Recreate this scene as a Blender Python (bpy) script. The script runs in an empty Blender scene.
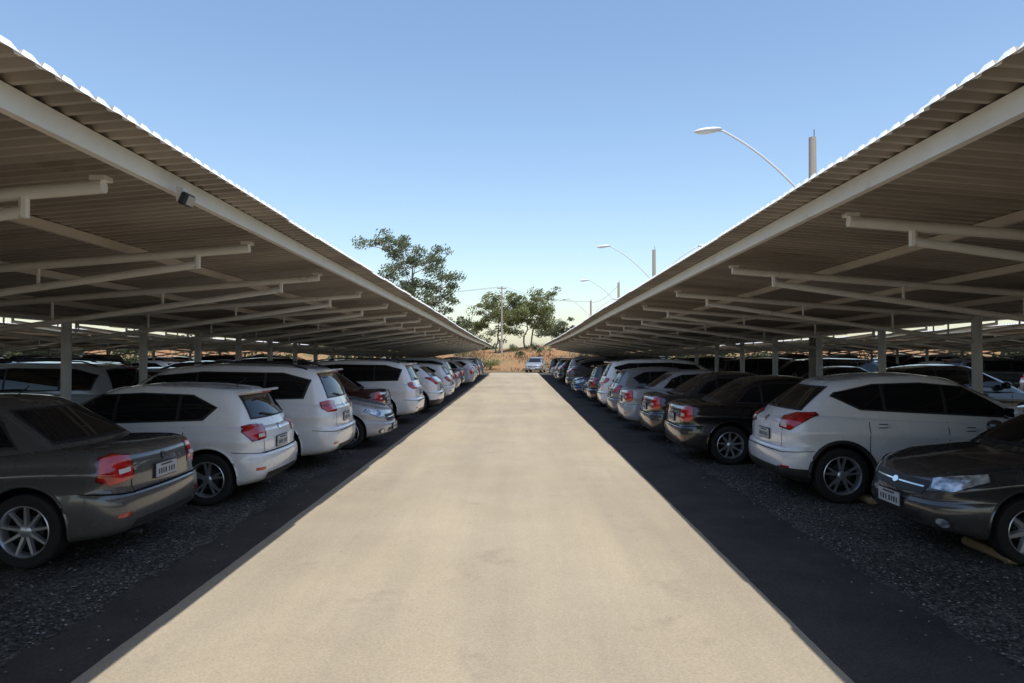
import bpy, math, random
import numpy as np
from mathutils import Vector, Matrix
from mathutils.bvhtree import BVHTree
R=random.Random(7)
sc=bpy.context.scene
sc.view_settings.view_transform='Standard'; sc.view_settings.look='None'; sc.view_settings.exposure=0
col=sc.collection

# ---------------------------------------------------------------- materials
def newmat(name):
    m=bpy.data.materials.new(name); m.use_nodes=True
    nt=m.node_tree; b=nt.nodes['Principled BSDF']; return m,nt,b
def simple(name,c,rough=.5,metal=0,coat=0,spec=.5):
    m,nt,b=newmat(name)
    b.inputs['Base Color'].default_value=(*c,1); b.inputs['Roughness'].default_value=rough
    b.inputs['Metallic'].default_value=metal; b.inputs['Coat Weight'].default_value=coat
    b.inputs['Specular IOR Level'].default_value=spec
    return m
def N(nt,t,**k):
    n=nt.nodes.new(t)
    for a,v in k.items(): setattr(n,a,v)
    return n
def noise(nt,vec,scale,detail=4,rough=.6):
    n=N(nt,'ShaderNodeTexNoise'); n.inputs['Scale'].default_value=scale
    n.inputs['Detail'].default_value=detail; n.inputs['Roughness'].default_value=rough
    nt.links.new(vec,n.inputs['Vector']); return n.outputs['Fac']
def ramp(nt,fac,stops):
    r=N(nt,'ShaderNodeValToRGB'); e=r.color_ramp.elements
    e[0].position=stops[0][0]; e[0].color=(*stops[0][1],1)
    e[1].position=stops[-1][0]; e[1].color=(*stops[-1][1],1)
    for p,c in stops[1:-1]:
        x=e.new(p); x.color=(*c,1)
    nt.links.new(fac,r.inputs['Fac']); return r.outputs['Color']
def mix(nt,fac,a,b,mode='MIX'):
    n=N(nt,'ShaderNodeMix',data_type='RGBA',blend_type=mode)
    for s,v in ((n.inputs[0],fac),(n.inputs[6],a),(n.inputs[7],b)):
        if isinstance(v,(int,float)): s.default_value=v
        elif isinstance(v,tuple): s.default_value=(*v,1)
        else: nt.links.new(v,s)
    return n.outputs[2]
def mapping(nt,vec,scale):
    n=N(nt,'ShaderNodeMapping'); n.inputs['Scale'].default_value=scale
    nt.links.new(vec,n.inputs['Vector']); return n.outputs['Vector']
def bump(nt,b,h,strength,dist):
    n=N(nt,'ShaderNodeBump'); n.inputs['Strength'].default_value=strength; n.inputs['Distance'].default_value=dist
    nt.links.new(h,n.inputs['Height']); nt.links.new(n.outputs['Normal'],b.inputs['Normal'])

def mat_road():
    m,nt,b=newmat('bleached_pavement')
    o=N(nt,'ShaderNodeTexCoord').outputs['Object']
    base=ramp(nt,noise(nt,o,.5,6),[(.3,(.335,.283,.205)),(.7,(.385,.329,.245))])
    st=noise(nt,mapping(nt,o,(1.3,.10,1)),1.0,5)
    base=mix(nt,1.0,base,ramp(nt,st,[(.35,(.88,.885,.90)),(.6,(1.03,1.02,1.0))]),'MULTIPLY')
    fine=noise(nt,o,60,3)
    base=mix(nt,1.0,base,ramp(nt,fine,[(.3,(.84,.84,.84)),(.7,(1.12,1.12,1.12))]),'MULTIPLY')
    sp=noise(nt,o,1.3,8,.7)
    base=mix(nt,1.0,base,ramp(nt,sp,[(.26,(.76,.76,.78)),(.42,(1,1,1))]),'MULTIPLY')
    sp2=noise(nt,o,.22,5,.6)
    base=mix(nt,1.0,base,ramp(nt,sp2,[(.35,(.88,.885,.90)),(.6,(1.03,1.03,1.02))]),'MULTIPLY')
    d=noise(nt,o,7,3,.5)
    base=mix(nt,1.0,base,ramp(nt,d,[(.20,(.70,.70,.71)),(.28,(1,1,1))]),'MULTIPLY')
    nt.links.new(base,b.inputs['Base Color']); b.inputs['Roughness'].default_value=.9
    b.inputs['Specular IOR Level'].default_value=.2
    bump(nt,b,noise(nt,o,90,4),.4,.01)
    return m
def mat_shade_asphalt():
    m,nt,b=newmat('shade_darkened_asphalt')
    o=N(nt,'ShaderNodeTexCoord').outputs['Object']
    base=ramp(nt,noise(nt,o,1.1,7),[(.3,(.050,.044,.040)),(.7,(.088,.077,.067))])  # canopy shade put into the colour, darker than the lane surface
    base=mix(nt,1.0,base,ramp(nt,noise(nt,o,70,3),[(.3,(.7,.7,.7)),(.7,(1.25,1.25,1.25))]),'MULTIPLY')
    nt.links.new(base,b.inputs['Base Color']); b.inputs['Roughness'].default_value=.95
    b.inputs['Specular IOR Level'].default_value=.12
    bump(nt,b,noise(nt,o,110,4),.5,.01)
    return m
def mat_gravel():
    m,nt,b=newmat('grey_gravel')
    o=N(nt,'ShaderNodeTexCoord').outputs['Object']
    v=N(nt,'ShaderNodeTexVoronoi'); v.inputs['Scale'].default_value=38; nt.links.new(o,v.inputs['Vector'])
    bw=N(nt,'ShaderNodeRGBToBW'); nt.links.new(v.outputs['Color'],bw.inputs[0])
    c=ramp(nt,bw.outputs[0],[(.1,(.045,.041,.037)),(.5,(.095,.086,.077)),(.9,(.20,.185,.165))])
    c=mix(nt,1.0,c,ramp(nt,noise(nt,o,.9,6),[(.3,(.55,.53,.5)),(.7,(1.15,1.12,1.05))]),'MULTIPLY')
    nt.links.new(c,b.inputs['Base Color']); b.inputs['Roughness'].default_value=.95
    b.inputs['Specular IOR Level'].default_value=.2
    bump(nt,b,v.outputs['Distance'],1,.025)
    return m
def mat_dirt(name,a,c2,green):
    m,nt,b=newmat(name)
    o=N(nt,'ShaderNodeTexCoord').outputs['Object']
    c=ramp(nt,noise(nt,o,.35,8,.65),[(.3,a),(.55,c2),(.72,green)])
    c=mix(nt,1.0,c,ramp(nt,noise(nt,o,4,6),[(.3,(.6,.6,.6)),(.7,(1.2,1.2,1.2))]),'MULTIPLY')
    nt.links.new(c,b.inputs['Base Color']); b.inputs['Roughness'].default_value=1
    b.inputs['Specular IOR Level'].default_value=.1
    bump(nt,b,noise(nt,o,3,6),.8,.3)
    return m
def mat_sheet():
    m,nt,b=newmat('galvanised_sheet')
    o=N(nt,'ShaderNodeTexCoord').outputs['Object']
    c=ramp(nt,noise(nt,mapping(nt,o,(.5,3.5,1)),1,5),[(.3,(.29,.248,.205)),(.7,(.42,.372,.32))])
    c=mix(nt,1.0,c,ramp(nt,noise(nt,mapping(nt,o,(.12,1.02,1)),1,1),[(.4,(.80,.80,.80)),(.6,(1.05,1.05,1.05))]),'MULTIPLY')
    c=mix(nt,1.0,c,ramp(nt,noise(nt,o,.9,8,.7),[(.30,(.70,.64,.56)),(.42,(1,1,1))]),'MULTIPLY')
    nt.links.new(c,b.inputs['Base Color']); b.inputs['Roughness'].default_value=.45; b.inputs['Metallic'].default_value=.1
    return m
def mat_steel():
    m,nt,b=newmat('painted_steel')
    o=N(nt,'ShaderNodeTexCoord').outputs['Object']
    c=ramp(nt,noise(nt,o,3,8,.7),[(.26,(.34,.28,.22)),(.38,(.66,.63,.58)),(.8,(.76,.74,.70))])
    nt.links.new(c,b.inputs['Base Color']); b.inputs['Roughness'].default_value=.45
    return m
def mat_leaf(name,dark,light):
    m,nt,b=newmat(name)
    g=N(nt,'ShaderNodeNewGeometry')
    o=N(nt,'ShaderNodeTexCoord').outputs['Object']
    f=N(nt,'ShaderNodeMath',operation='MULTIPLY_ADD'); nt.links.new(g.outputs['Random Per Island'],f.inputs[0]); f.inputs[1].default_value=.5
    nt.links.new(noise(nt,o,.5,2),f.inputs[2])
    mid=tuple((a+c)/2 for a,c in zip(dark,light))
    c=ramp(nt,f.outputs[0],[(.4,dark),(.75,mid),(1,light)])
    nt.links.new(c,b.inputs['Base Color']); b.inputs['Roughness'].default_value=.6
    tr=N(nt,'ShaderNodeBsdfTranslucent'); nt.links.new(c,tr.inputs['Color'])
    mx=N(nt,'ShaderNodeMixShader'); mx.inputs[0].default_value=.45
    out=nt.nodes['Material Output']
    nt.links.new(b.outputs[0],mx.inputs[1]); nt.links.new(tr.outputs[0],mx.inputs[2]); nt.links.new(mx.outputs[0],out.inputs['Surface'])
    return m
def mat_paint():
    m,nt,b=newmat('car_paint')
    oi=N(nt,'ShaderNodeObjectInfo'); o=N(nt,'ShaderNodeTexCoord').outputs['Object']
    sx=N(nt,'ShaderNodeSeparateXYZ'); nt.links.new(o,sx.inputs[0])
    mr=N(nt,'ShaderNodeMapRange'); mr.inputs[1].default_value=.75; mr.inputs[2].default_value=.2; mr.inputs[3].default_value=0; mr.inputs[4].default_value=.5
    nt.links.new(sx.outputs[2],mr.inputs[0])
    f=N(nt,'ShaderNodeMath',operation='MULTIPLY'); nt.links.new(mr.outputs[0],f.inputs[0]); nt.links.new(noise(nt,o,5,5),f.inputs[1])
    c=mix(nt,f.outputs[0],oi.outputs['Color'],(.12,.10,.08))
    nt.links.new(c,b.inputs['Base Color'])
    rr=N(nt,'ShaderNodeMapRange'); rr.inputs[3].default_value=.18; rr.inputs[4].default_value=.36; nt.links.new(noise(nt,o,2.5,6),rr.inputs[0])
    nt.links.new(rr.outputs[0],b.inputs['Roughness']); b.inputs['Coat Weight'].default_value=1; b.inputs['Coat Roughness'].default_value=.025
    return m
def mat_lamp_red():
    m,nt,b=newmat('tail_lamp_red')
    o=N(nt,'ShaderNodeTexCoord').outputs['Object']
    c=ramp(nt,noise(nt,o,9,2),[(.35,(.34,.006,.008)),(.65,(.62,.018,.018))])
    nt.links.new(c,b.inputs['Base Color']); b.inputs['Roughness'].default_value=.12; b.inputs['Coat Weight'].default_value=1
    return m
def mat_headlamp():
    m,nt,b=newmat('headlamp')
    o=N(nt,'ShaderNodeTexCoord').outputs['Object']
    c=ramp(nt,noise(nt,mapping(nt,o,(9,9,14)),1,2),[(.38,(.16,.18,.20)),(.5,(.42,.46,.50)),(.62,(.75,.78,.80))])
    nt.links.new(c,b.inputs['Base Color']); b.inputs['Roughness'].default_value=.15; b.inputs['Metallic'].default_value=.45; b.inputs['Coat Weight'].default_value=1
    return m
M_road=mat_road(); M_shade_asph=mat_shade_asphalt(); M_gravel=mat_gravel()
M_ground=mat_dirt('dry_ground',(.20,.12,.07),(.17,.13,.07),(.08,.09,.04))
M_bank=mat_dirt('orange_earth',(.36,.17,.08),(.30,.19,.10),(.12,.13,.05))
M_sheet=mat_sheet(); M_steel=mat_steel()
M_white=simple('white_edge',(.88,.88,.87),.4)
M_conc=simple('pole_concrete',(.36,.31,.26),.9)
M_lamp=simple('lamp_grey',(.62,.63,.64),.4)
M_lens=simple('lamp_lens',(.75,.77,.78),.15)
M_wire=simple('wire_black',(.08,.08,.08),.6)
M_bark=simple('bark',(.22,.18,.14),.95)
M_yel=simple('timber_yellow',(.34,.25,.13),.8)
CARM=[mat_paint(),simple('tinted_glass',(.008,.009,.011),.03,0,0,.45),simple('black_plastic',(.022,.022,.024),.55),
 simple('tyre_rubber',(.02,.02,.02),.85,0,0,.3),simple('alloy',(.52,.53,.55),.3,.75),mat_lamp_red(),
 mat_headlamp(),simple('plate',(.46,.47,.49),.5),simple('chrome',(.75,.76,.78),.12,1),
 simple('dark_gap',(.006,.006,.006),.9,0,0,.1),simple('white_lens',(.7,.66,.64),.15,0,1),simple('lamp_dark_red',(.10,.004,.005),.15,0,1),
 simple('headlamp_black',(.03,.03,.035),.12,.2,1)]

# ---------------------------------------------------------------- mesh builder
class MB:
    def __init__(s): s.v=[];s.f=[];s.m=[]
    def add(s,vs,fs,m):
        o=len(s.v); s.v+= [tuple(p) for p in vs]
        for f in fs: s.f.append(tuple(i+o for i in f)); s.m.append(m)
    def box(s,c,d,m,rot=None,taper=1.0,bev=0.0):
        x,y,z=[q/2 for q in d]
        if bev>0:
            b=min(bev,x*.9,y*.9,z*.9)
            rings=[]
            for k,zz in enumerate([-z,-z+b,z-b,z]):
                ins=b*.8 if k in(0,3) else 0
                xx=x-ins;yy=y-ins
                t=1 if k<2 else taper
                rings.append([(px*t,py*t,zz) for px,py in [(xx-b,yy),(xx,yy-b),(xx,-yy+b),(xx-b,-yy),(-xx+b,-yy),(-xx,-yy+b),(-xx,yy-b),(-xx+b,yy)]])
            P=[p for r in rings for p in r]; F=[]
            for k in range(3):
                for i in range(8):
                    F.append((k*8+i,(k+1)*8+i,(k+1)*8+(i+1)%8,k*8+(i+1)%8))
            F.append(tuple(range(8))); F.append(tuple(range(31,23,-1)))
        else:
            P=[(a*x*(taper if cc>0 else 1),b_*y*(taper if cc>0 else 1),cc*z) for cc in(-1,1) for a,b_ in((-1,-1),(1,-1),(1,1),(-1,1))]
            F=[(3,2,1,0),(4,5,6,7),(0,1,5,4),(1,2,6,5),(2,3,7,6),(3,0,4,7)]
        out=[]
        for p in P:
            q=Vector(p)
            if rot is not None: q=rot@q
            out.append(tuple(q+Vector(c)))
        s.add(out,F,m)
    def tube(s,pts,rad,m,n=8,cap=True):
        pts=[Vector(p) for p in pts]
        if not hasattr(rad,'__len__'): rad=[rad]*len(pts)
        vs=[];fs=[]
        for i,p in enumerate(pts):
            d=(pts[min(i+1,len(pts)-1)]-pts[max(i-1,0)]).normalized()
            a=Vector((0,0,1)) if abs(d.z)<.9 else Vector((1,0,0))
            u=d.cross(a).normalized(); w=d.cross(u)
            for k in range(n):
                t=2*math.pi*k/n; vs.append(p+(u*math.cos(t)+w*math.sin(t))*rad[i])
        for i in range(len(pts)-1):
            for k in range(n):
                fs.append((i*n+k,i*n+(k+1)%n,(i+1)*n+(k+1)%n,(i+1)*n+k))
        if cap:
            fs.append(tuple(range(n-1,-1,-1))); fs.append(tuple(range((len(pts)-1)*n,len(pts)*n)))
        s.add(vs,fs,m)
    def lathe(s,prof,c,side,m,n=36):
        vs=[];fs=[];k=len(prof)
        for i in range(n):
            t=2*math.pi*i/n
            for r,y in prof: vs.append((c[0]+r*math.cos(t),c[1]+side*y,c[2]+r*math.sin(t)))
        for i in range(n):
            for j in range(k-1):
                a=i*k+j; b=((i+1)%n)*k+j
                fs.append((a,b,b+1,a+1) if side<0 else (a,a+1,b+1,b))
        s.add(vs,fs,m)
    def ell(s,c,r,m,nu=12,nv=8,rot=None):
        vs=[];fs=[]
        for j in range(nv+1):
            ph=math.pi*j/nv
            for i in range(nu):
                t=2*math.pi*i/nu
                q=Vector((r[0]*math.sin(ph)*math.cos(t),r[1]*math.sin(ph)*math.sin(t),r[2]*math.cos(ph)))
                if rot is not None: q=rot@q
                vs.append(q+Vector(c))
        for j in range(nv):
            for i in range(nu):
                fs.append((j*nu+i,(j+1)*nu+i,(j+1)*nu+(i+1)%nu,j*nu+(i+1)%nu))
        s.add(vs,fs,m)
    def mesh(s,name,mats,smooth=None):
        me=bpy.data.meshes.new(name); me.from_pydata(s.v,[],s.f)
        for m in mats: me.materials.append(m)
        me.polygons.foreach_set('material_index',s.m)
        if smooth:
            me.polygons.foreach_set('use_smooth',[True]*len(me.polygons))
            me.set_sharp_from_angle(angle=math.radians(smooth))
        me.update(); return me
    def obj(s,name,mats,smooth=None,parent=None):
        o=bpy.data.objects.new(name,s.mesh(name,mats,smooth)); col.objects.link(o)
        if parent: o.parent=parent
        return o
def empty(name,loc=(0,0,0)):
    e=bpy.data.objects.new(name,None); e.location=loc; col.objects.link(e); return e

# ---------------------------------------------------------------- car generator
def ring(x0,x1,w,rx,ry,br,bf,kf=.05,kr=.03,Ns=34,Nc=7,Ne=10,rxr=None,ryr=None):
    rxr=rxr or rx; ryr=ryr or ry
    pts=[]
    a0=x0+br;a1=x1-bf
    for i in range(Ns): pts.append((a0+rxr+(a1-a0-rx-rxr)*i/Ns,-w))
    for i in range(Nc): t=math.pi/2*i/Nc; pts.append((a1-rx+rx*math.sin(t),-w+ry-ry*math.cos(t)))
    for i in range(Ne): pts.append((a1,-(w-ry)+2*(w-ry)*i/Ne))
    for i in range(Nc): t=math.pi/2*i/Nc; pts.append((a1-rx+rx*math.cos(t),w-ry+ry*math.sin(t)))
    for i in range(Ns): pts.append((a1-rx-(a1-a0-rx-rxr)*i/Ns,w))
    for i in range(Nc): t=math.pi/2*i/Nc; pts.append((a0+rxr-rxr*math.sin(t),w-ryr+ryr*math.cos(t)))
    for i in range(Ne): pts.append((a0,(w-ryr)-2*(w-ryr)*i/Ne))
    for i in range(Nc): t=math.pi/2*i/Nc; pts.append((a0+rxr-rxr*math.cos(t),-w+ryr-ryr*math.sin(t)))
    xc=(x0+x1)/2;h=(x1-x0)/2; out=[]
    for x,y in pts:
        t=(x-xc)/h
        k=kf if t>0 else kr
        yy=y*(1-k*abs(t)**3)
        q=max(0,1-(y/w)**2)
        if t>.5: x+=bf*q
        elif t<-.5: x-=br*q
        out.append((x,yy))
    return out
def interp_levels(keys,n):
    ss=np.array([k[0] for k in keys],float); A=np.array([k[1:] for k in keys],float)
    out=[]
    seg=max(2,n//(len(keys)-1))
    for i in range(len(keys)-1):
        p0=A[max(i-1,0)];p1=A[i];p2=A[i+1];p3=A[min(i+2,len(keys)-1)]
        s0=ss[max(i-1,0)];s1=ss[i];s2=ss[i+1];s3=ss[min(i+2,len(keys)-1)]
        m1=(p2-p0)/max(s2-s0,1e-6);m2=(p3-p1)/max(s3-s1,1e-6);d=s2-s1
        for k in range(seg):
            t=k/seg
            h=(2*t**3-3*t*t+1)*p1+(t**3-2*t*t+t)*d*m1+(-2*t**3+3*t*t)*p2+(t**3-t*t)*d*m2
            out.append((s1+t*d,*h))
    out.append((ss[-1],*A[-1])); return out
def smooth_interp(pts):
    xs=np.array([p[0] for p in pts]);zs=np.array([p[1] for p in pts])
    X=np.linspace(xs[0],xs[-1],200);Z=np.interp(X,xs,zs)
    k=np.ones(13)/13;Zp=np.pad(Z,6,mode='edge');Zs=np.convolve(Zp,k,'valid')
    return lambda x: float(np.interp(x,X,Zs))
def loft(rings,caps):
    n=len(rings[0]);vs=[p for r in rings for p in r];fs=[]
    for j in range(len(rings)-1):
        for i in range(n):
            fs.append((j*n+i,j*n+(i+1)%n,(j+1)*n+(i+1)%n,(j+1)*n+i))
    fs.append(tuple(range(n-1,-1,-1))); fs.append(tuple((len(rings)-1)*n+i for i in range(n)))
    return vs,fs
def clip(poly,a,b):
    out=[]
    def side(p): return (b[0]-a[0])*(p[1]-a[1])-(b[1]-a[1])*(p[0]-a[0])
    for i in range(len(poly)):
        p=poly[i];q=poly[(i+1)%len(poly)];sp=side(p);sq=side(q)
        if sp>=-1e-9: out.append(p)
        if (sp>1e-9 and sq<-1e-9) or (sp<-1e-9 and sq>1e-9):
            t=sp/(sp-sq); out.append((p[0]+t*(q[0]-p[0]),p[1]+t*(q[1]-p[1])))
    return out
def decal(mb,bvh,poly,uax,d,mat,off=.004,step=.06,start=6):
    area=sum(poly[i][0]*poly[(i+1)%len(poly)][1]-poly[(i+1)%len(poly)][0]*poly[i][1] for i in range(len(poly)))
    if area<0: poly=poly[::-1]
    u0=min(p[0] for p in poly);u1=max(p[0] for p in poly);v0=min(p[1] for p in poly);v1=max(p[1] for p in poly)
    nu=max(1,math.ceil((u1-u0)/step));nv=max(1,math.ceil((v1-v0)/step))
    uax=Vector(uax);d=Vector(d); cache={};vs=[];fs=[]
    up=Vector((0,0,1)); flip=(uax.cross(up)).dot(d)>0
    def vert(p):
        k=(round(p[0],4),round(p[1],4))
        if k in cache: return cache[k]
        o=uax*p[0]+up*p[1]-d*start
        loc,nor,idx,dist=bvh.ray_cast(o,d)
        if loc is None: cache[k]=None; return None
        if nor.dot(d)>0: nor=-nor
        vs.append(loc+nor*off); cache[k]=len(vs)-1; return cache[k]
    for i in range(nu):
        for j in range(nv):
            a=u0+(u1-u0)*i/nu;b=u0+(u1-u0)*(i+1)/nu;c=v0+(v1-v0)*j/nv;e=v0+(v1-v0)*(j+1)/nv
            pl=[(a,c),(b,c),(b,e),(a,e)]
            for k in range(len(poly)):
                pl=clip(pl,poly[k],poly[(k+1)%len(poly)])
                if len(pl)<3: break
            if len(pl)<3: continue
            ids=[]
            for p in pl:
                q=vert(p)
                if q is None: ids=None;break
                if q not in ids: ids.append(q)
            if ids and len(ids)>=3: fs.append(tuple(reversed(ids)) if flip else tuple(ids))
    mb.add(vs,fs,mat)
def wheel(mb,cx,cy,side,Rr,style):
    c=(cx,cy,Rr)
    mb.lathe([(Rr*.66,-.10),(Rr*.72,-.105),(Rr*.92,-.105),(Rr*.985,-.09),(Rr,-.06),(Rr,.06),(Rr*.985,.088),(Rr*.92,.103),(Rr*.74,.10),(Rr*.685,.092)],c,side,3)
    mb.lathe([(Rr*.70,.096),(Rr*.675,.100),(Rr*.655,.09),(Rr*.63,.06),(Rr*.61,-.02)],c,side,4)
    mb.lathe([(Rr*.62,.0),(Rr*.3,.0),(.001,.0)],c,side,9,24)
    mb.lathe([(Rr*.40,.015),(Rr*.15,.016)],c,side,2,24)
    mb.lathe([(Rr*.17,.02),(Rr*.17,.075),(Rr*.12,.085),(.001,.086)],c,side,4,16)
    n,wd,dbl=style
    for i in range(n):
        for dd in ((-dbl,dbl) if dbl else (0,)):
            a=2*math.pi*i/n+math.pi/2
            a0=a+dd*.5;a1=a+dd
            w=wd*Rr
            P=[]
            for (r,aa,ww,yo) in ((Rr*.14,a0,w*1.1,.07),(Rr*.66,a1,w*.75,.082)):
                t=Vector((-math.sin(aa),0,math.cos(aa)));rr=Vector((math.cos(aa),0,math.sin(aa)))*r
                for s_,yy in((-1,yo-.035),(1,yo-.035),(.6,yo),(-.6,yo)):
                    q=Vector(c)+rr+t*(s_*ww/2)+Vector((0,side*yy,0)); P.append(q)
            F=[(0,1,5,4),(1,2,6,5),(2,3,7,6),(3,0,4,7)]
            if side<0: F=[f[::-1] for f in F]
            mb.add(P,F,4)
def build_car(name,P):
    L,W,H,Rr=P['L'],P['W'],P['H'],P['R']; hw=W/2
    top=smooth_interp(P['top']); roof=smooth_interp(P['roof'])
    clr=P.get('clr',.20)
    def zb(x):
        t=abs((x-L/2)/(L/2)); return clr+.07*max(0,(t-.75)/.25)
    keys=P.get('levels') or [(0,.10,.10,.11),(.06,.035,.04,.035),(.16,.012,.012,.012),(.32,.0,.0,.006),(.46,.006,.0,.012),(.52,.022,.008,.018),(.545,.05,.02,.020),(.66,.055,.03,.016),(.76,.058,.045,.0),(.82,.065,.06,.022),(.92,.078,.085,.038),(.97,.10,.12,.065),(1.0,.15,.18,.12)]
    rings=[]
    for s,ir,if_,iw in interp_levels(keys,26):
        rr=ring(ir,L-if_,hw-iw,.34,.26,P.get('br',.07),P.get('bf',.17),.07,.035,rxr=.24,ryr=.19)
        rings.append([(x,y,zb(x)+s*(top(x)-zb(x))) for x,y in rr])
    base=rings[-1]; xc=L/2
    for k in (.97,.92,.8,.6,.4,.2,.05):
        rings.append([((x-xc)*k+xc,y*k,top((x-xc)*k+xc)+.03*(1-k*k)) for x,y,z in base])
    vs,fs=loft(rings,None)
    lo=MB();lo.add(vs,fs,0); me=lo.mesh('lo',CARM)
    o=bpy.data.objects.new('lo',me);col.objects.link(o)
    cu=MB(); ar=Rr+.055
    for wx in P['wx']:
        for sd in(-1,1):
            n=40;vv=[]
            for yy in(hw-.30,hw+.3):
                for i in range(n):
                    t=2*math.pi*i/n; vv.append((wx+ar*math.cos(t),sd*yy,Rr+.01+ar*math.sin(t)))
            ff=[(i,(i+1)%n,n+(i+1)%n,n+i) for i in range(n)]+[tuple(range(n-1,-1,-1)),tuple(range(n,2*n))]
            if sd>0: ff=[f[::-1] for f in ff]
            cu.add(vv,ff,9)
    co=bpy.data.objects.new('cu',cu.mesh('cu',CARM));col.objects.link(co)
    md=o.modifiers.new('b','BOOLEAN');md.operation='DIFFERENCE';md.solver='EXACT';md.object=co
    dg=bpy.context.evaluated_depsgraph_get();dg.update()
    bm_=bpy.data.meshes.new_from_object(o.evaluated_get(dg))
    mb=MB()
    mb.add([v.co[:] for v in bm_.vertices],[],0)
    for p in bm_.polygons:
        mb.f.append(tuple(p.vertices)); mb.m.append(p.material_index)
    bpy.data.objects.remove(o);bpy.data.objects.remove(co)
    full=MB(); full.add(vs,fs,0)
    z0=P['z0'];xr0,xr1,xf0,xf1=P['gh']; w0=hw*P.get('gw0',.93);w1=hw*P.get('gw1',.70)
    rings=[]
    ts=[0,.08,.16,.25,.35,.45,.55,.65,.74,.82,.88,.93,.965,.99,1.0]
    for t in ts:
        e=max(0,(t-.82)/.18); ins=.075*e**2.4
        bul=.03*math.sin(math.pi*t)
        x0=xr0+(xr1-xr0)*t-bul*.8+ins*1.1; x1=xf0+(xf1-xf0)*t+bul*1.4-ins*1.2
        w=w0+(w1-w0)*t+bul-ins
        rr=ring(x0,x1,w,.20,.16,P.get('gbr',.10),P.get('gbf',.16),.07,P.get('gkr',.07))
        tt=t if t<.9 else .9+.1*math.sin((t-.9)/.1*math.pi/2)
        rings.append([(x,y,z0+tt*(roof(x)-z0)) for x,y in rr])
    base=rings[-1];bc=(xr1+xf1)/2
    for k in(.96,.9,.75,.55,.35,.15,.04):
        rings.append([((x-bc)*k+bc,y*k,roof((x-bc)*k+bc)+.028*(1-k*k)) for x,y,z in base])
    g,gf=loft(rings,None); mb.add(g,gf,0);full.add(g,gf,0)
    bvh=BVHTree.FromPolygons([Vector(v) for v in full.v],full.f)
    S=P
    def sidep(poly,m,off=.004,step=.07):
        decal(mb,bvh,poly,(1,0,0),(0,1,0),m,off,step)
        decal(mb,bvh,poly,(1,0,0),(0,-1,0),m,off,step)
    def rear(poly,m,off=.004,step=.07): decal(mb,bvh,poly,(0,1,0),(1,0,0),m,off,step)
    def front(poly,m,off=.004,step=.07): decal(mb,bvh,poly,(0,1,0),(-1,0,0),m,off,step)
    q=1/math.sqrt(2)
    def corner(poly,m,fr=False,off=.006,step=.035):
        for sd in(-1,1):
            if not fr: decal(mb,bvh,[((hw+a)*q,z) for a,z in poly],(q,sd*q,0),(q,-sd*q,0),m,off,step)
            else: decal(mb,bvh,[((hw+a)*q-L*q,z) for a,z in poly],(-q,sd*q,0),(-q,-sd*q,0),m,off,step)
    def gx(z,fr):
        t=(z-z0)/(H-z0); return (xf0+(xf1-xf0)*t) if fr else (xr0+(xr1-xr0)*t)
    def shrink(poly,k,dx=0,dz=0):
        a=sum(p[0] for p in poly)/len(poly);c=sum(p[1] for p in poly)/len(poly)
        return [(a+(x-a)*k+dx,c+(z-c)*k+dz) for x,z in poly]
    sg=S['sg']; sidep(sg,2,.004)
    cx_=sum(p[0] for p in sg)/len(sg);cz_=sum(p[1] for p in sg)/len(sg)
    def inset(poly,dx,dz):
        x0=min(p[0] for p in poly);x1=max(p[0] for p in poly);z_0=min(p[1] for p in poly);z1=max(p[1] for p in poly)
        return [(cx_+(x-cx_)*(1-2*dx/(x1-x0)),cz_+(z-cz_)*(1-2*dz/(z1-z_0))) for x,z in poly]
    gi=inset(sg,.045,.022)
    cuts=[-5]+S['pil']+[5]
    for i in range(len(cuts)-1):
        a=cuts[i]+.022;b=cuts[i+1]-.022
        pl=gi if sum(gi[k][0]*gi[(k+1)%len(gi)][1]-gi[(k+1)%len(gi)][0]*gi[k][1] for k in range(len(gi)))>0 else gi[::-1]
        pl=clip(clip(pl,(a,5),(a,-5)),(b,-5),(b,5))
        if len(pl)>2: sidep(pl,1,.007)
    zr0,zr1,yr0,yr1=S['rg']
    rear([(-yr0,zr0),(yr0,zr0),(yr1,zr1),(-yr1,zr1)],2,.004)
    rear([(-yr0+.03,zr0+.02),(yr0-.03,zr0+.02),(yr1-.03,zr1-.02),(-yr1+.03,zr1-.02)],1,.007)
    zf0,zf1,yf0,yf1=S['fg']
    front([(-yf0,zf0),(yf0,zf0),(yf1,zf1),(-yf1,zf1)],2,.004,.05)
    front([(-yf0+.03,zf0+.02),(yf0-.03,zf0+.02),(yf1-.03,zf1-.02),(-yf1+.03,zf1-.02)],1,.007,.05)
    corner(S['tl'],11); corner(shrink(S['tl'],.90),5,False,.009)
    for pl in S.get('tlw',[]): corner(pl,10,False,.012)
    corner(S['hl'],12,True); corner(shrink(S['hl'],.90),6,True,.009)
    sl=.005
    for x,za,zc in S['doors']:
        sidep([(x-sl,za),(x+sl,za),(x+sl,zc),(x-sl,zc)],9,.003,.08)
    x0=S['doors'][0][0];x1=S['doors'][-1][0]
    sidep([(x0,.30),(x1,.30),(x1,.31),(x0,.31)],9,.003,.1)
    zt=S['trunkz']
    for sd in(-1,1):
        y=sd*S.get('ty',.56); rear([(y-sl,.62),(y+sl,.62),(y+sl,zt),(y-sl,zt)],9,.003)
    rear([(-.56,.615),(.56,.615),(.56,.627),(-.56,.627)],9,.003)
    rear([(-.62,clr+.04),(.62,clr+.04),(.55,clr+.17),(-.55,clr+.17)],2,.005)
    for sd in(-1,1): rear([(sd*.70-.07,.42),(sd*.70+.07,.42),(sd*.70+.07,.455),(sd*.70-.07,.455)],5,.006)
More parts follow.
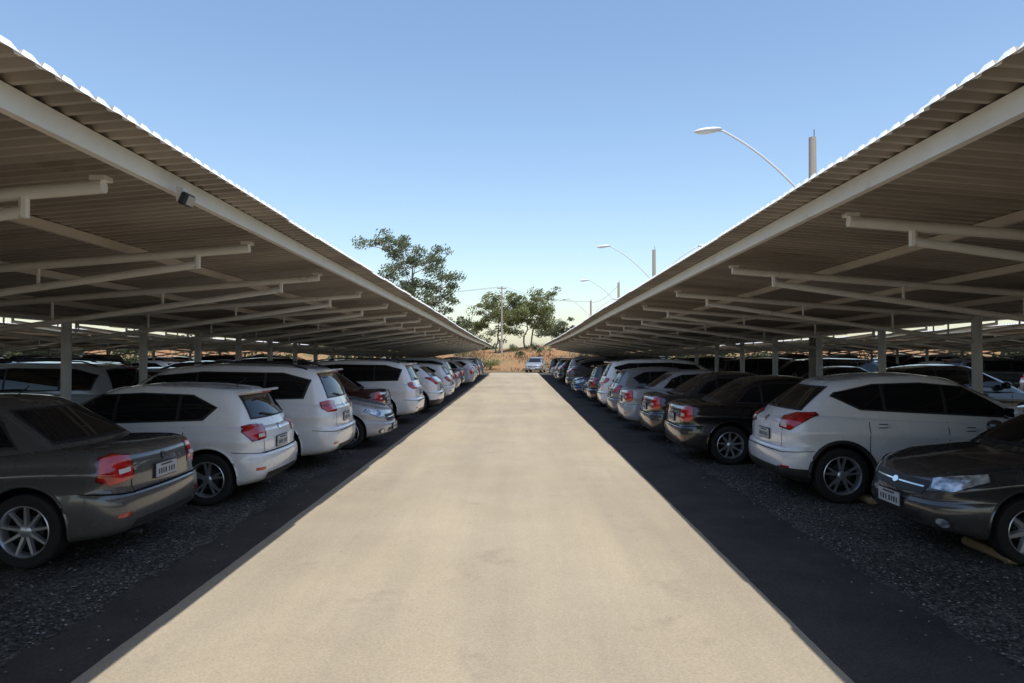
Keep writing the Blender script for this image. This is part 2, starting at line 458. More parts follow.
    corner([(-.3,.612),(.36,.645),(.36,.653),(-.3,.622)],9,False,.003)
    gz=S['gr']
    front([(-.42,gz),(.42,gz),(.50,gz+.13),(-.50,gz+.13)],2,.006)
    front([(-.42,gz+.062),(.42,gz+.062),(.43,gz+.076),(-.43,gz+.076)],8,.010)
    front([(-.5,clr+.06),(.5,clr+.06),(.42,clr+.19),(-.42,clr+.19)],2,.006)
    for sd in(-1,1):
        front([(sd*.64+.07*math.cos(k*math.pi/5),clr+.14+.05*math.sin(k*math.pi/5)) for k in range(10)],2,.006,.03)
        front([(sd*.64+.045*math.cos(k*math.pi/5),clr+.14+.04*math.sin(k*math.pi/5)) for k in range(10)],6,.010,.03)
    front([(.05*math.cos(k*math.pi/5),gz+.07+.03*math.sin(k*math.pi/5)) for k in range(10)],8,.014,.03)
    rear([(.045*math.cos(k*math.pi/5),S['bz']+.04*math.sin(k*math.pi/5)) for k in range(10)],8,.010,.03)
    if S.get('clad'):
        a0,a1=S['wx'][0]+Rr+.05,S['wx'][1]-Rr-.05
        sidep([(a0,clr+.0),(a1,clr+.0),(a1,clr+.13),(a0,clr+.13)],2,.008)
        rear([(-hw*.85,clr+.01),(hw*.85,clr+.01),(hw*.85,clr+.20),(-hw*.85,clr+.20)],2,.007)
        corner([(-.3,clr+.0),(.25,clr+.0),(.30,clr+.20),(-.3,clr+.22)],2,False,.009)
    for wx in S['wx']:
        for sd in(-1,1):
            pts=[]
            for i in range(25):
                t=math.radians(-12)+math.radians(204)*i/24
                x=wx+(ar+.012)*math.cos(t);z=Rr+.01+(ar+.012)*math.sin(t)
                loc,_,_,_=bvh.ray_cast(Vector((x,sd*3,z)),Vector((0,-sd,0)))
                if loc: pts.append(loc)
            if len(pts)>3: mb.tube(pts,.028 if S.get('clad') else .014,2 if S.get('clad') else 0,6)
            wheel(mb,wx,sd*(hw-.125),sd,Rr,S['wh'])
    for x,z in S['hd']:
        for sd in(-1,1):
            loc,_,_,_=bvh.ray_cast(Vector((x,sd*3,z)),Vector((0,-sd,0)))
            if loc: mb.box(loc+Vector((0,sd*.018,0)),(.19,.022,.032),0,None,1,.008); mb.box(loc+Vector((0,sd*.004,0)),(.11,.012,.055),2,None,1,.004)
    mx=gx(z0+.22,True)-.30
    for sd in(-1,1):
        mb.ell((mx,sd*(hw+.06),z0+.17),(.075,.13,.085),0)
        mb.box((mx-.05,sd*(hw+.06),z0+.17),(.06,.18,.11),1,None,1,.02)
        mb.box((mx+.02,sd*(hw-.05),z0+.10),(.06,.14,.035),2)
    for fr in(0,1):
        zp=S['pz'][fr]
        o=Vector((L+2 if fr else -2,0,zp));d=Vector((-1 if fr else 1,0,0))
        loc,_,_,_=bvh.ray_cast(o,d)
        if loc:
            sx=1 if fr else -1
            mb.box(loc+Vector((sx*.008,0,0)),(.012,.42,.145),2)
            mb.box(loc+Vector((sx*.017,0,0)),(.006,.40,.128),7)
            mb.box(loc+Vector((sx*.0205,0,.045)),(.002,.22,.016),2)
            for i,yy in enumerate((-.15,-.10,-.05,.015,.06,.105,.15)):
                mb.box(loc+Vector((sx*.021,yy,-.014)),(.003,.018+.007*(i%2),.052),2)
    mb.tube([(xr1+.25,0,roof(xr1+.25)+.02),(xr1+.12,0,roof(xr1+.25)+.12)],.006,2,6)
    if S.get('rails'):
        for sd in(-1,1):
            pts=[];xa=xr1+.15;xb=xf1-.05
            for i in range(9):
                x=xa+(xb-xa)*i/8; pts.append((x,sd*(w1-.09),roof(x)+(.055 if 0<i<8 else -.01)))
            mb.tube(pts,.016,S['rails'],6)
    if S.get('spoiler'):
        r=Matrix.Rotation(math.radians(8),3,'Y')
        mb.box((xr1-.02,0,roof(xr1)-.035),(.26,w1*1.65,.035),0,r,1,.014)
        mb.box((xr1-.16,0,roof(xr1)-.045),(.012,.3,.02),5)
    if S.get('wiper'):
        p=bvh.ray_cast(Vector((-3,0,zr0+.02)),Vector((1,0,0)))[0]; a=bvh.ray_cast(Vector((-3,.34,zr0+.07)),Vector((1,0,0)))[0]
        if p and a: mb.tube([p+Vector((-.03,0,0)),a+Vector((-.025,0,0))],.011,2,6)
    mb.tube([(.14,.45,clr+.03),(.05,.45,clr+.03)],.025,2,10)
    return mb.mesh(name,CARM,38)

SED=dict(L=4.48,W=1.80,H=1.46,R=.325,wx=(.86,3.53),z0=.88,
 top=[(0,.91),(.10,.98),(.25,1.01),(.7,1.015),(1.2,.98),(3.1,.94),(3.35,.91),(4.0,.80),(4.35,.70),(4.48,.62)],
 gh=(.45,1.30,3.50,2.40),roof=[(1.1,1.40),(1.7,1.45),(2.2,1.46),(2.7,1.41)],
 sg=[(.98,1.03),(3.02,.98),(2.42,1.345),(1.9,1.375),(1.45,1.355),(1.2,1.26)],pil=[1.42,2.14],
 rg=(1.05,1.355,.60,.50),fg=(.98,1.37,.66,.53),tl=[(-.30,.74),(.04,.70),(.20,.76),(.16,.96),(.00,.985),(-.26,.955)],
 tlw=[[(-.23,.81),(-.06,.80),(-.06,.84),(-.23,.85)]],
 hl=[(-.30,.60),(.05,.60),(.40,.72),(.36,.79),(-.05,.74),(-.28,.68)],doors=[(1.20,.44,.96),(2.14,.30,.96),(3.05,.30,.94)],
 trunkz=.93,gr=.52,bz=.88,hd=((1.62,.84),(2.45,.82)),pz=(.75,.40),wh=(9,.13,0))
HAT=dict(L=4.06,W=1.75,H=1.47,R=.318,wx=(.70,3.28),z0=.88,
 top=[(0,.90),(.12,.96),(.8,.99),(3.0,.95),(3.2,.92),(3.7,.82),(3.98,.70),(4.06,.62)],
 gh=(.10,.42,3.22,2.15),roof=[(.3,1.40),(1.0,1.455),(1.6,1.47),(2.4,1.42)],
 sg=[(.78,1.04),(2.78,.98),(2.17,1.355),(1.6,1.385),(.95,1.36),(.62,1.20)],pil=[1.10,1.90],
 rg=(1.04,1.34,.62,.52),fg=(.98,1.38,.64,.52),tl=[(-.30,.80),(.06,.78),(.22,.90),(.18,.97),(.02,.99),(-.30,.97)],
 tlw=[[(-.25,.83),(-.08,.82),(-.08,.865),(-.25,.87)]],
 hl=[(-.30,.60),(.05,.62),(.42,.74),(.34,.79),(-.05,.75),(-.28,.68)],doors=[(1.00,.46,.96),(1.90,.30,.96),(2.80,.30,.94)],
 trunkz=1.0,gr=.52,bz=.90,hd=((1.30,.83),(2.18,.81)),pz=(.72,.40),wh=(5,.11,.17),spoiler=1,gbr=.08,wiper=1)
SUV=dict(L=4.88,W=1.86,H=1.69,R=.36,wx=(.98,3.88),z0=.98,clr=.23,
 top=[(0,.98),(.12,1.06),(.8,1.10),(3.6,1.05),(3.95,1.02),(4.5,.93),(4.8,.80),(4.88,.70)],
 gh=(.10,.40,4.02,3.00),roof=[(.3,1.61),(1.0,1.67),(2.0,1.69),(3.2,1.62)],
 sg=[(.55,1.15),(3.50,1.09),(2.98,1.52),(2.2,1.59),(.9,1.57),(.45,1.45)],pil=[1.18,2.28],
 rg=(1.15,1.55,.66,.56),fg=(1.10,1.57,.68,.56),tl=[(-.34,.94),(.04,.94),(.18,1.0),(.16,1.10),(-.06,1.12),(-.34,1.10)],
 hl=[(-.30,.70),(.05,.72),(.38,.84),(.32,.92),(-.05,.88),(-.28,.84)],doors=[(1.36,.48,1.06),(2.28,.33,1.06),(3.40,.33,1.04)],
 trunkz=1.12,gr=.62,bz=1.02,hd=((1.66,.93),(2.6,.92)),pz=(.82,.45),wh=(5,.26,0),rails=2,spoiler=1,gbr=.07,gw1=.76,wiper=1)
CRO=dict(L=4.30,W=1.78,H=1.60,R=.345,wx=(.74,3.36),z0=.98,clr=.22,
 top=[(0,.98),(.12,1.06),(.5,1.10),(1.0,1.08),(3.1,1.0),(3.4,.97),(3.9,.88),(4.2,.76),(4.30,.68)],
 gh=(.06,.72,3.50,2.36),roof=[(.6,1.50),(1.3,1.58),(1.8,1.60),(2.6,1.54)],
 sg=[(1.0,1.16),(3.02,1.06),(2.36,1.46),(1.8,1.51),(1.2,1.49),(.72,1.38),(.66,1.33)],pil=[1.30,2.06],
 rg=(1.14,1.45,.62,.50),fg=(1.06,1.49,.66,.53),tl=[(-.34,.92),(-.02,.90),(.18,1.0),(.36,1.10),(.30,1.135),(-.04,1.12),(-.32,1.06)],
 tlw=[[(-.28,.94),(-.10,.93),(-.10,.97),(-.28,.99)]],
 hl=[(-.30,.68),(.05,.70),(.42,.82),(.36,.88),(-.05,.84),(-.28,.78)],doors=[(1.08,.52,1.02),(2.06,.33,1.02),(2.98,.33,1.0)],
 trunkz=1.1,gr=.60,bz=1.0,hd=((1.25,.97),(2.34,.93)),pz=(.80,.44),wh=(5,.10,.2),clad=1,gbr=.09,gkr=.10,wiper=1)
SE2=dict(SED); SE2.update(L=4.28,W=1.71,H=1.47,R=.30,wx=(.88,3.46),
 top=[(0,.90),(.10,.98),(.3,1.0),(.6,1.0),(1.2,.97),(2.9,.94),(3.15,.93),(3.75,.86),(4.12,.76),(4.28,.66)],
 gh=(.45,1.15,3.32,2.28),roof=[(1.0,1.41),(1.6,1.46),(2.1,1.47),(2.5,1.42)],
 sg=[(.92,1.03),(2.86,.98),(2.30,1.35),(1.8,1.385),(1.3,1.36),(1.08,1.25)],pil=[1.32,2.0],
 doors=[(1.2,.42,.96),(2.0,.30,.96),(2.95,.30,.94)],hd=((1.5,.84),(2.3,.82)),
 hl=[(-.26,.62),(.05,.62),(.46,.74),(.42,.81),(0,.76),(-.24,.72)],gr=.56,pz=(.75,.46),wh=(7,.22,0),
 tl=[(-.2,.72),(.08,.70),(.20,.76),(.16,.95),(.05,.96),(-.2,.93)],tlw=[])
HA2=dict(HAT); HA2.update(L=3.85,W=1.66,H=1.50,R=.29,wx=(.66,3.1),
 top=[(0,.88),(.12,.96),(.8,.98),(2.8,.94),(3.05,.92),(3.5,.84),(3.78,.72),(3.85,.64)],
 gh=(.10,.34,3.10,2.10),roof=[(.3,1.44),(1.0,1.49),(1.6,1.50),(2.3,1.45)],wh=(8,.16,0),
 sg=[(.62,1.03),(2.66,.98),(2.12,1.38),(1.6,1.42),(.8,1.40),(.5,1.28)],pil=[1.0,1.8],
 doors=[(1.0,.46,.96),(1.8,.3,.96),(2.7,.3,.94)],hd=((1.25,.83),(2.1,.81)),
 tl=[(-.14,.70),(.04,.70),(.14,.78),(.16,1.02),(.0,1.04),(-.12,.98)],tlw=[],clad=0)
PIC=dict(SUV); PIC.update(L=5.3,W=1.85,H=1.80,R=.38,wx=(1.25,4.35),clr=.30,
 top=[(0,1.08),(.1,1.12),(1.6,1.12),(2.0,1.12),(4.0,1.10),(4.3,1.08),(4.9,1.0),(5.2,.90),(5.3,.80)],
 gh=(1.72,1.98,4.32,3.42),roof=[(1.9,1.74),(2.4,1.79),(3.0,1.80),(3.6,1.74)],
 sg=[(2.02,1.20),(3.88,1.16),(3.40,1.64),(2.8,1.69),(2.2,1.66)],pil=[2.9],
 rg=(1.20,1.66,.62,.54),fg=(1.2,1.66,.68,.56),doors=[(1.9,.45,1.1),(2.9,.4,1.1),(3.92,.4,1.1)],
 hd=((2.1,1.0),(3.1,.98)),tl=[(-.08,.78),(.08,.78),(.14,.82),(.14,1.05),(.05,1.06),(-.08,1.05)],
 rails=0,spoiler=0,wiper=0,wh=(6,.2,0),pz=(.55,.55),gr=.72,hl=[(-.25,.80),(.05,.80),(.35,.88),(.30,.98),(-.05,.98),(-.25,.96)])
MD={k:build_car('car_body_'+k,p) for k,p in dict(sedan=SED,hatch=HAT,suv=SUV,cross=CRO,sedan2=SE2,hatch2=HA2,pickup=PIC).items()}
LEN=dict(sedan=4.48,hatch=4.06,suv=4.88,cross=4.30,sedan2=4.28,hatch2=3.85,pickup=5.3)
NM=dict(sedan='parked_sedan_car',hatch='parked_hatchback_car',suv='parked_suv_car',cross='parked_crossover_car',sedan2='parked_sedan_car',hatch2='parked_hatchback_car',pickup='parked_pickup_truck')
C=dict(white=(.84,.84,.84),silver=(.42,.43,.45),grey=(.078,.077,.076),dgrey=(.030,.031,.034),black=(.007,.007,.009),red=(.22,.012,.015),
 brown=(.06,.042,.032),blue=(.02,.05,.14),lgrey=(.22,.225,.235),wine=(.05,.01,.014))
def car(kind,color,xedge,yc,side,rear_in=True,yaw=0):
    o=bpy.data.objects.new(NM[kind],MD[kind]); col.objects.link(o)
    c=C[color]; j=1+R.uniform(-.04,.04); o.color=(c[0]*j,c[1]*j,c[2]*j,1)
    L=LEN[kind]
    if rear_in:
        o.location=(xedge,yc,0.012); o.rotation_euler[2]=(math.pi if side<0 else 0)+yaw
    else:
        o.location=(xedge+side*L,yc,0.012); o.rotation_euler[2]=(0 if side<0 else math.pi)+yaw
    return o
left=[('sedan','grey',-3.45,7.06,1),('hatch','white',-3.14,9.62,1),('suv','white',-2.88,12.2,1),('hatch','silver',-2.55,14.75,0),
('sedan','wine',-3.1,17.3,1),('suv','white',-2.60,19.6,1),('cross','white',-2.40,23.0,1),('sedan','lgrey',-2.6,25.6,0),('hatch','white',-2.5,28.1,1)]
y=30.6
kinds=['sedan','hatch','suv','cross','sedan2','hatch2']; cols_=['white','silver','silver','grey','dgrey','black','black','red','lgrey','blue','brown','white']
while y<60:
    left.append((R.choice(kinds),R.choice(cols_),-2.6+R.uniform(-.25,.2),y,R.random()<.75)); y+=2.5
for i,(k,c,x,yy,r) in enumerate(left): car(k,c,x,yy,-1,r,math.radians(R.uniform(-.8,.8)*(1 if i<6 else 2)))
right=[('sedan2','dgrey',3.74,7.12,0),('cross','white',3.36,9.84,1),('sedan','black',2.76,12.95,1),('sedan','dgrey',2.72,15.5,1),
('sedan','silver',2.56,18.0,1),('hatch','lgrey',2.6,20.5,1),('suv','white',2.6,23.0,1),('hatch2','black',2.5,25.5,1),('sedan2','grey',2.6,28.1,0)]
y=30.6
while y<60:
    right.append((R.choice(kinds),R.choice(cols_[2:]),2.55+R.uniform(-.2,.25),y,R.random()<.75)); y+=2.5
for i,(k,c,x,yy,r) in enumerate(right): car(k,c,x,yy,1,r,math.radians(R.uniform(-.8,.8)*(1 if i<6 else 2)))
dark=['dgrey','black','grey','black','dgrey','black','black','silver','wine','blue']
for side in(-1,1):
    y=4.6
    while y<60:
        if R.random()<.93: car(R.choice(kinds),R.choice(dark),side*12.75,y,-side,R.random()<.6)
        y+=2.55
    for xe,s2 in((17.9,side),(28.2,-side),(33.1,side)):
        y=7
        while y<60:
            if R.random()<.85: car(R.choice(kinds+['pickup','suv']),R.choice(cols_+dark),side*xe,y,s2,R.random()<.6)
            y+=2.55
car('pickup','silver',14.2,19.6,1,True)
o=car('hatch2','lgrey',0,0,1); o.location=(2.15,71.6,.012); o.rotation_euler[2]=math.radians(-100)
# ---------------------------------------------------------------- carports
CX=7.7; X0=2.2
def edge_h(y): return 3.21-.0125*max(0,y-3)-.05*math.sin(max(0,y-20)/8)*(1 if y>20 else 0)
def roof_h(u,y): return edge_h(y)-.46*(1-u/(CX-X0))
M_gal=simple('galvanised_purlin',(.50,.45,.39),.5)
def carport(cx,frames):
    e=empty('carport_canopy')
    sh=MB(); pitch=.14;hh=.040
    ys=[];hs=[]
    y=-8.0
    while y<61.5:
        for f,h in((0,0),(.26,0),(.42,1),(.84,1)): ys.append(y+f*pitch);hs.append(h*hh)
        y+=pitch
    us=[-5.5,-4.4,-3,-1.5,0,1.5,3,4.4,5.5]
    vs=[];fs=[];n=len(us)
    rj=random.Random(int(cx*10)+500)
    lap=[rj.uniform(-.015,.015) for _ in range(200)]
    for y,h in zip(ys,hs):
        j=lap[int((y+8)/.98)]
        for u in us: vs.append((cx+u+(j if abs(u)==5.5 else 0),y,roof_h(abs(u),y)+h))
    for i in range(len(ys)-1):
        for j in range(n-1): fs.append((i*n+j,i*n+j+1,(i+1)*n+j+1,(i+1)*n+j))
    sh.add(vs,fs,0)
    for sg in(-1,1):
        vs=[];fs=[]
        for y,h in zip(ys,hs):
            j=lap[int((y+8)/.98)]
            z=roof_h(5.5,y); vs.append((cx+sg*5.5+j,y,z+h+.001)); vs.append((cx+sg*5.53+j,y,z-.004))
        for i in range(len(ys)-1): fs.append((2*i,2*i+1,2*i+3,2*i+2))
        sh.add(vs,fs,1)
    sh.obj('roof_sheet',[M_sheet,M_white],None,e)
    pu=MB()
    for u in(-5.25,-3.7,-2.2,-.7,.7,2.2,3.7,5.25):
        w=.055 if abs(u)>5 else .05
        y=-8
        while y<61.4:
            y2=min(y+3.5,61.5)
            za,zb_=roof_h(abs(u),y)-.002,roof_h(abs(u),y2)-.002; d=.125 if abs(u)>5 else .08
            P=[(cx+u-w/2,y,za-d),(cx+u+w/2,y,za-d),(cx+u+w/2,y,za),(cx+u-w/2,y,za),(cx+u-w/2,y2,zb_-d),(cx+u+w/2,y2,zb_-d),(cx+u+w/2,y2,zb_),(cx+u-w/2,y2,zb_)]
            pu.add(P,[(0,1,5,4),(1,2,6,5),(3,0,4,7)],0 if abs(u)>5 else 1)
            if y==-8 or y2>=61.4: pu.add(P,[(0,3,2,1),(4,5,6,7)],0)
            y=y2
    pu.obj('purlins',[M_steel,M_gal],None,e)
    fr=MB()
    for y in frames:
        hc=roof_h(0,y)
        fr.tube([(cx,y,0),(cx,y,hc-.12)],.08,0,14)
        fr.box((cx,y,.03),(.32,.32,.05),0)
        for sg in(-1,1):
            def P(u,d): return (cx+sg*u,y,roof_h(u,y)-d)
            fr.tube([P(0,.15),P(5.02,.17)],.045,0,12)
            fr.tube([P(.05,.55),P(4.5,.29)],.038,0,12)
            fr.tube([P(4.5,.14),P(4.5,.33)],.032,0,8)
            fr.tube([P(2.9,.15),P(2.9,.36)],.018,0,8)
            fr.tube([P(1.4,.15),P(1.4,.45)],.018,0,8)
            fr.box(P(5.0,.12),(.10,.10,.03),0)
    fr.obj('support_frames',[M_steel],40,e)
    return e
fl=[4.57+2.5*k for k in range(-4,23)]; frr=[5.75+3.1*k for k in range(-4,18)]
carport(-CX,fl); carport(CX,frr); carport(-CX-15.2,fl[::2]); carport(CX+15.2,frr); carport(-CX-30.4,fl[::2]); carport(CX+30.4,frr[::2])
f=MB(); yb=4.95
f.box((-2.36,yb,edge_h(yb)-.17),(.05,.04,.10),1); f.box((-2.32,yb,edge_h(yb)-.21),(.05,.13,.09),0,Matrix.Rotation(.4,3,'Y'),1,.01)
f.box((-2.291,yb,edge_h(yb)-.222),(.006,.10,.065),2,Matrix.Rotation(.4,3,'Y'))
f.obj('floodlight',[CARM[2],M_steel,M_conc])
# ---------------------------------------------------------------- street lamps
def lamp(x,y,top):
    e=empty('street_lamp'); b=MB()
    b.tube([(x,y,0),(x,y,top)],[.14,.095],0,10)
    b.tube([(x+.05,y,top-.3),(x+.05,y,top+.22)],.012,2,5)
    for sg in(-1,1):
        pts=[]
        for i in range(13):
            t=i/12; pts.append((x+sg*(.1+2.55*t),y,top-1.75+2.05*t+.35*math.sin(math.pi*t)*.6-(.14 if t>.95 else 0)))
        pts[-1]=(x+sg*2.55,y,top+.19)
        b.tube(pts,.03,1,7)
        hx=x+sg*2.85; r=Matrix.Rotation(math.radians(6*sg),3,'Y')
        b.ell((hx,y,top+.20),(.40,.14,.08),1,14,8,r)
        b.ell((hx+sg*.07,y,top+.16),(.26,.11,.065),3,14,8,r)
    b.obj('pole_and_arms',[M_conc,M_lamp,M_wire,M_lens],40,e)
lamp(8.08,19.4,7.8); lamp(7.75,40.2,7.75); lamp(8.5,59.5,7.8); lamp(8.3,80,7.8)
u=empty('utility_pole'); b=MB()
b.tube([(-1.9,88,0),(-1.9,88,10.2)],[.13,.08],0,10); b.box((-1.9,88,9.9),(1.1,.08,.10),0)
for k in(-.5,0,.5): b.tube([(-1.9+k,88,9.96),(-1.9+k,88,10.12)],.04,1,6)
b.obj('pole_and_crossarm',[M_conc,M_lamp],None,u)
w=MB()
def wire(a,c,sag):
    w.tube([tuple(Vector(a).lerp(Vector(c),t/14)-Vector((0,0,sag*4*(t/14)*(1-t/14)))) for t in range(15)],.013,0,4)
for k,z in((-.5,10.1),(.5,10.1)):
    wire((-1.9+k,88,z),(8.3,80,z-2.4),.5); wire((-1.9+k,88,z),(-42,96,z),1.0)
wire((8.5,59.5,7.6),(8.3,80,7.6),.4)
w.obj('overhead_wires',[M_wire])
# ---------------------------------------------------------------- ground
def sheet(name,x0,x1,y0,y1,z,mat,nx=1,ny=1):
    b=MB();vs=[(x0+(x1-x0)*i/nx,y0+(y1-y0)*j/ny,z) for j in range(ny+1) for i in range(nx+1)]
    fs=[(j*(nx+1)+i,j*(nx+1)+i+1,(j+1)*(nx+1)+i+1,(j+1)*(nx+1)+i) for j in range(ny) for i in range(nx)]
    b.add(vs,fs,0); return b.obj(name,[mat])
sheet('ground',-1500,1500,-600,2500,0,M_ground)
sheet('gravel_parking_surface',-50,50,-12,64,.004,M_gravel)
rr=random.Random(3)
def strip(name,x0,x1,z,mat,wa,wb,y0=-12,y1=68,ny=900):
    b=MB();vs=[];fs=[];ph=[rr.uniform(0,6) for _ in range(8)]
    for j in range(ny+1):
        y=y0+(y1-y0)*j/ny
        wob=lambda k,a:a*(.018*math.sin(y*5+ph[k])+.014*math.sin(y*13+ph[k+1])+.01*math.sin(y*31+ph[k+2])+rr.uniform(-.012,.012))
        vs+=[(x0+wob(0,wa),y,z),(x1+wob(3,wb),y,z)]
    for j in range(ny): fs.append((j*2,j*2+1,j*2+3,j*2+2))
    b.add(vs,fs,0); return b.obj(name,[mat])
strip('painted_shade_strip',-3.08,-2.3,.008,M_shade_asph,1.6,.1)  # dark strips painting in the canopy shade along both road edges
strip('painted_shade_strip',1.7,3.0,.008,M_shade_asph,.1,1.6)
strip('road',-2.56,1.93,.012,M_road,.1,.1)
for s in(-1,1):
    for c_ in(15.2,30.4): strip('road',s*c_-2.3,s*c_+2.3,.012,M_road,.5,.5,-12,66,80)
b=MB()
for i in range(12000):
    s=rr.choice((-1,1)); y=3.2+rr.random()**1.6*12; x=(3.05 if s>0 else -3.13)+s*(rr.random()**1.5*3.6) 
    if rr.random()<.10: x-=s*rr.uniform(.03,.6)
    r=rr.uniform(.005,.015); a=rr.uniform(0,6)
    vs=[(x+r*math.cos(a+k*math.pi/2)*rr.uniform(.7,1.3),y+r*math.sin(a+k*math.pi/2)*rr.uniform(.7,1.3),.008+r*.25) for k in range(4)]+[(x,y,.008+r*rr.uniform(.7,1.1))]
    b.add(vs,[(0,1,4),(1,2,4),(2,3,4),(3,0,4)],rr.choice((0,0,1,2)))
b.obj('loose_gravel',[simple('stone_grey',(.15,.14,.13),.9),simple('stone_light',(.28,.26,.24),.9),simple('stone_dark',(.06,.055,.05),.9)])
for yy in(6.75,9.25,12.1,14.7,17.2,19.7,22.3):
    b=MB(); b.box((4.45,yy,.05),(.12,.7,.08),0,None,1,.02); b.obj('wheel_stop',[M_yel])
def bank_h(x,y):
    t=min(1,max(0,(y-74)/16)); t=t*t*(3-2*t)
    a=2.3+.5*math.sin(x*.13)+.35*math.sin(x*.41+y*.2)
    return t*a+ .12*math.sin(x*1.3+y)*t
b=MB();nx,ny=150,30;vs=[];fs=[]
for j in range(ny+1):
    for i in range(nx+1):
        x=-110+220*i/nx;y=73+70*j/ny; vs.append((x,y,bank_h(x,y)+.004 if j else -.05))
for j in range(ny):
    for i in range(nx): fs.append((j*(nx+1)+i,j*(nx+1)+i+1,(j+1)*(nx+1)+i+1,(j+1)*(nx+1)+i))
b.add(vs,fs,0); b.obj('earth_embankment',[M_bank],80)
# ---------------------------------------------------------------- vegetation
ML1=mat_leaf('leaf_eucalyptus',(.055,.075,.036),(.20,.23,.12)); ML2=mat_leaf('leaf_bright',(.08,.11,.035),(.27,.29,.11)); ML3=mat_leaf('leaf_dry',(.16,.10,.05),(.32,.22,.11))
ML4=mat_leaf('leaf_dark',(.02,.03,.012),(.08,.10,.035))
def leafcloud(b,c,r,n,size,m,rg,squash=.6):
    for _ in range(n):
        while True:
            p=Vector((rg.uniform(-1,1),rg.uniform(-1,1),rg.uniform(-1,1)))
            if .05<p.length<1: break
        p=p*(.55+.45*p.length)
        q=Vector(c)+Vector((p.x*r,p.y*r,p.z*r*squash))
        d=Vector((rg.gauss(0,1),rg.gauss(0,1),rg.gauss(0,1))).normalized(); e=d.orthogonal().normalized()
        f=d.cross(e); s=size*rg.uniform(.5,1.3)
        b.add([q-e*s,q+f*s*.45,q+e*s,q-f*s*.45],[(0,1,2,3)],m)
def tree(name,x,y,h,spread,crown0,seed,leaf,nlimb=9,trunks=1,leafn=130,cl=1.3,size=.26,nj=7):
    rg=random.Random(seed); e=empty(name); t=MB(); l=MB(); z0=bank_h(x,y) if y>74 else 0
    for k in range(trunks):
        bx=x+rg.uniform(-.6,.6)*(trunks>1)
        lean=rg.uniform(-.08,.08)*h
        pts=[Vector((bx+lean*s*s,y,z0-.2+h*.86*s)) for s in [i/7 for i in range(8)]]
        for i,p in enumerate(pts[1:],1): p.x+=rg.uniform(-.25,.25); p.y+=rg.uniform(-.25,.25)
        r0=h*.018
        t.tube(pts,[r0*(1-.8*i/7) for i in range(8)],0,8)
        for i in range(nlimb):
            s=crown0+(1-crown0)*(i+rg.random()*.6)/nlimb*.95
            fi=min(6.99,s*7);p=pts[int(fi)].lerp(pts[int(fi)+1],fi-int(fi))
            a=i*2.4+rg.uniform(-.5,.5)
            q_=(s-crown0)/(1-crown0)
            ln=spread*(.65+.5*math.sin(math.pi*min(1,q_*.8+.2)))*rg.uniform(.65,1.1)
            end=p+Vector((math.cos(a)*ln,math.sin(a)*ln,ln*rg.uniform(.25,.65)*(1+.3*q_)))
            mid=p.lerp(end,.5)+Vector((0,0,-.12*ln+rg.uniform(-.2,.2)))
            t.tube([p,mid,end],[r0*.42*(1-.5*s),r0*.26*(1-.5*s),.03],0,6)
            for j in range(nj):
                o=(end if j<4 else mid.lerp(end,rg.random()))+Vector((rg.gauss(0,.9),rg.gauss(0,.9),rg.gauss(0,.6)))*cl*.9
                t.tube([mid.lerp(end,.5),o],[.045,.02],0,4,False)
                leafcloud(l,o,cl*rg.uniform(.5,1.1),int(leafn*rg.uniform(.5,1.1)),size,0,rg)
    t.obj('trunk_and_limbs',[M_bark],50,e); l.obj('foliage',[leaf],None,e); return e
tree('eucalyptus_tree',-13.2,90,15.6,4.6,.30,11,ML1,16,1,125,1.3,.18,8)
tree('broadleaf_tree',-2.6,94,6.9,2.6,.42,5,ML2,9,2,90,.85,.15)
tree('broadleaf_tree',1.4,96,7.2,2.8,.42,8,ML2,9,2,90,.9,.15)
tree('broadleaf_tree',5.0,104,5.0,2.4,.3,9,ML1,7,1,100,.9,.17)
tree('broadleaf_tree',-8.0,100,5.0,2.6,.3,15,ML1,7,1,100,1.0,.17)
rg=random.Random(21); l=MB()
for i in range(170):
    x=rg.uniform(-95,95);y=rg.uniform(100,130)
    if -4<x<5: continue
    r=rg.uniform(1.0,2.0); leafcloud(l,(x,y,bank_h(x,y)+r*.4),r,110,.32,0,rg,.8)
for i in range(130):
    s=rg.choice((-1,1));x=s*rg.uniform(9,60);y=rg.uniform(66,75);r=rg.uniform(.8,1.9); leafcloud(l,(x,y,r*.6+bank_h(x,y)),r,130,.25,0,rg,.8)
for s in(-1,1):
    for i in range(110):
        x=s*rg.uniform(50,60);y=rg.uniform(4,100);r=rg.uniform(1.5,3); leafcloud(l,(x,y,r*.6+rg.uniform(0,1.5)),r,110,.4,0,rg,.8)
l.obj('distant_trees',[ML4])
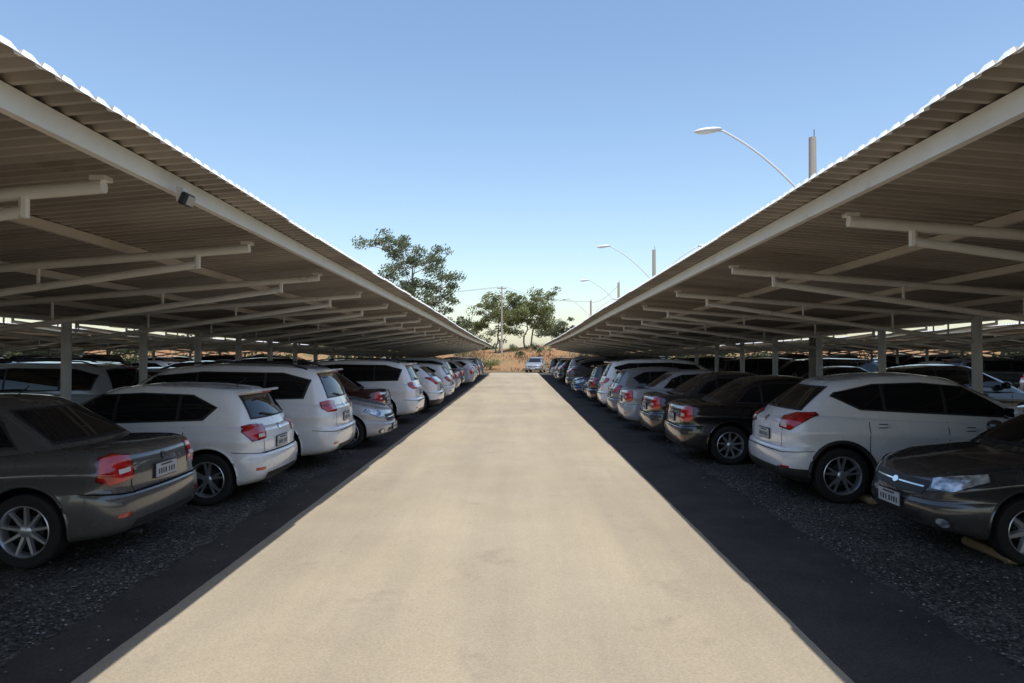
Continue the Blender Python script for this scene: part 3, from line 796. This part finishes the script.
for (x,y,r,n,m) in((-2.9,76,.9,500,ML2),(3.2,84,.8,300,ML1),(-5.2,79,1.1,400,ML3),(4.6,79,.9,300,ML3),(-6.5,82,1.2,400,ML1),(6.8,80,1.2,400,ML1),(-.5,90,.7,250,ML2),(1.8,88,.6,250,ML4),(.2,84,.5,200,ML1),(3.6,76,.6,200,ML2)):
    l=MB()
    for k in range(5): leafcloud(l,(x+rg.uniform(-1,1)*r,y+rg.uniform(-.5,.5),bank_h(x,y)+r*.45+rg.uniform(0,.5)),r*rg.uniform(.5,.8),n//4,.11,0,rg,.8)
    for k in range(6):
        l.tube([(x,y,bank_h(x,y)-.05),(x+rg.uniform(-.6,.6)*r,y,bank_h(x,y)+r)],[.03,.01],1,4)
    l.obj('bush',[m,M_bark])
g=MB()
for i in range(9000):
    x=rg.uniform(-14,16);y=73.5+rg.random()*20
    if math.sin(x*.9)+math.sin(y*.7+x*.3)+rg.uniform(-1,1)<.3: continue
    h=rg.uniform(.12,.45);a=rg.uniform(0,3.1);z=bank_h(x,y); dx=math.cos(a)*.05;dy=math.sin(a)*.05
    g.add([(x-dx,y-dy,z-.02),(x+dx,y+dy,z-.02),(x+rg.uniform(-.12,.12),y,z+h)],[(0,1,2)],0)
g.obj('dry_grass',[ML3])

# ---------------------------------------------------------------- light
sd=Vector((.09,-.36,1)).normalized()
el=math.asin(sd.z); az=math.atan2(sd.x,sd.y)
w_=bpy.data.worlds.new('World'); sc.world=w_; w_.use_nodes=True; nt=w_.node_tree
bg=nt.nodes['Background']; bg.inputs['Strength'].default_value=.15
sk=N(nt,'ShaderNodeTexSky',sky_type='NISHITA'); sk.sun_disc=False; sk.sun_elevation=el; sk.sun_rotation=az
sk.air_density=1.2; sk.dust_density=1.0; sk.ozone_density=2.6
hs=N(nt,'ShaderNodeHueSaturation'); hs.inputs['Value'].default_value=1.3; hs.inputs['Saturation'].default_value=1.02
nt.links.new(sk.outputs[0],hs.inputs['Color']); nt.links.new(hs.outputs[0],bg.inputs['Color'])
sl=bpy.data.lights.new('sun','SUN'); sl.energy=5.0; sl.angle=math.radians(.5); sl.color=(1,.965,.90)
so=bpy.data.objects.new('sun',sl); col.objects.link(so); so.rotation_euler=sd.to_track_quat('Z','Y').to_euler()
# ---------------------------------------------------------------- camera
cd=bpy.data.cameras.new('camera'); co=bpy.data.objects.new('camera',cd); col.objects.link(co)
cd.sensor_width=36; cd.lens=36*710/1024; cd.clip_end=5000; cd.clip_start=.05
co.location=(0,0,1.9)
co.rotation_euler=(math.radians(90)+math.atan(11.5/710),0,math.atan(5.2/710))
sc.camera=co
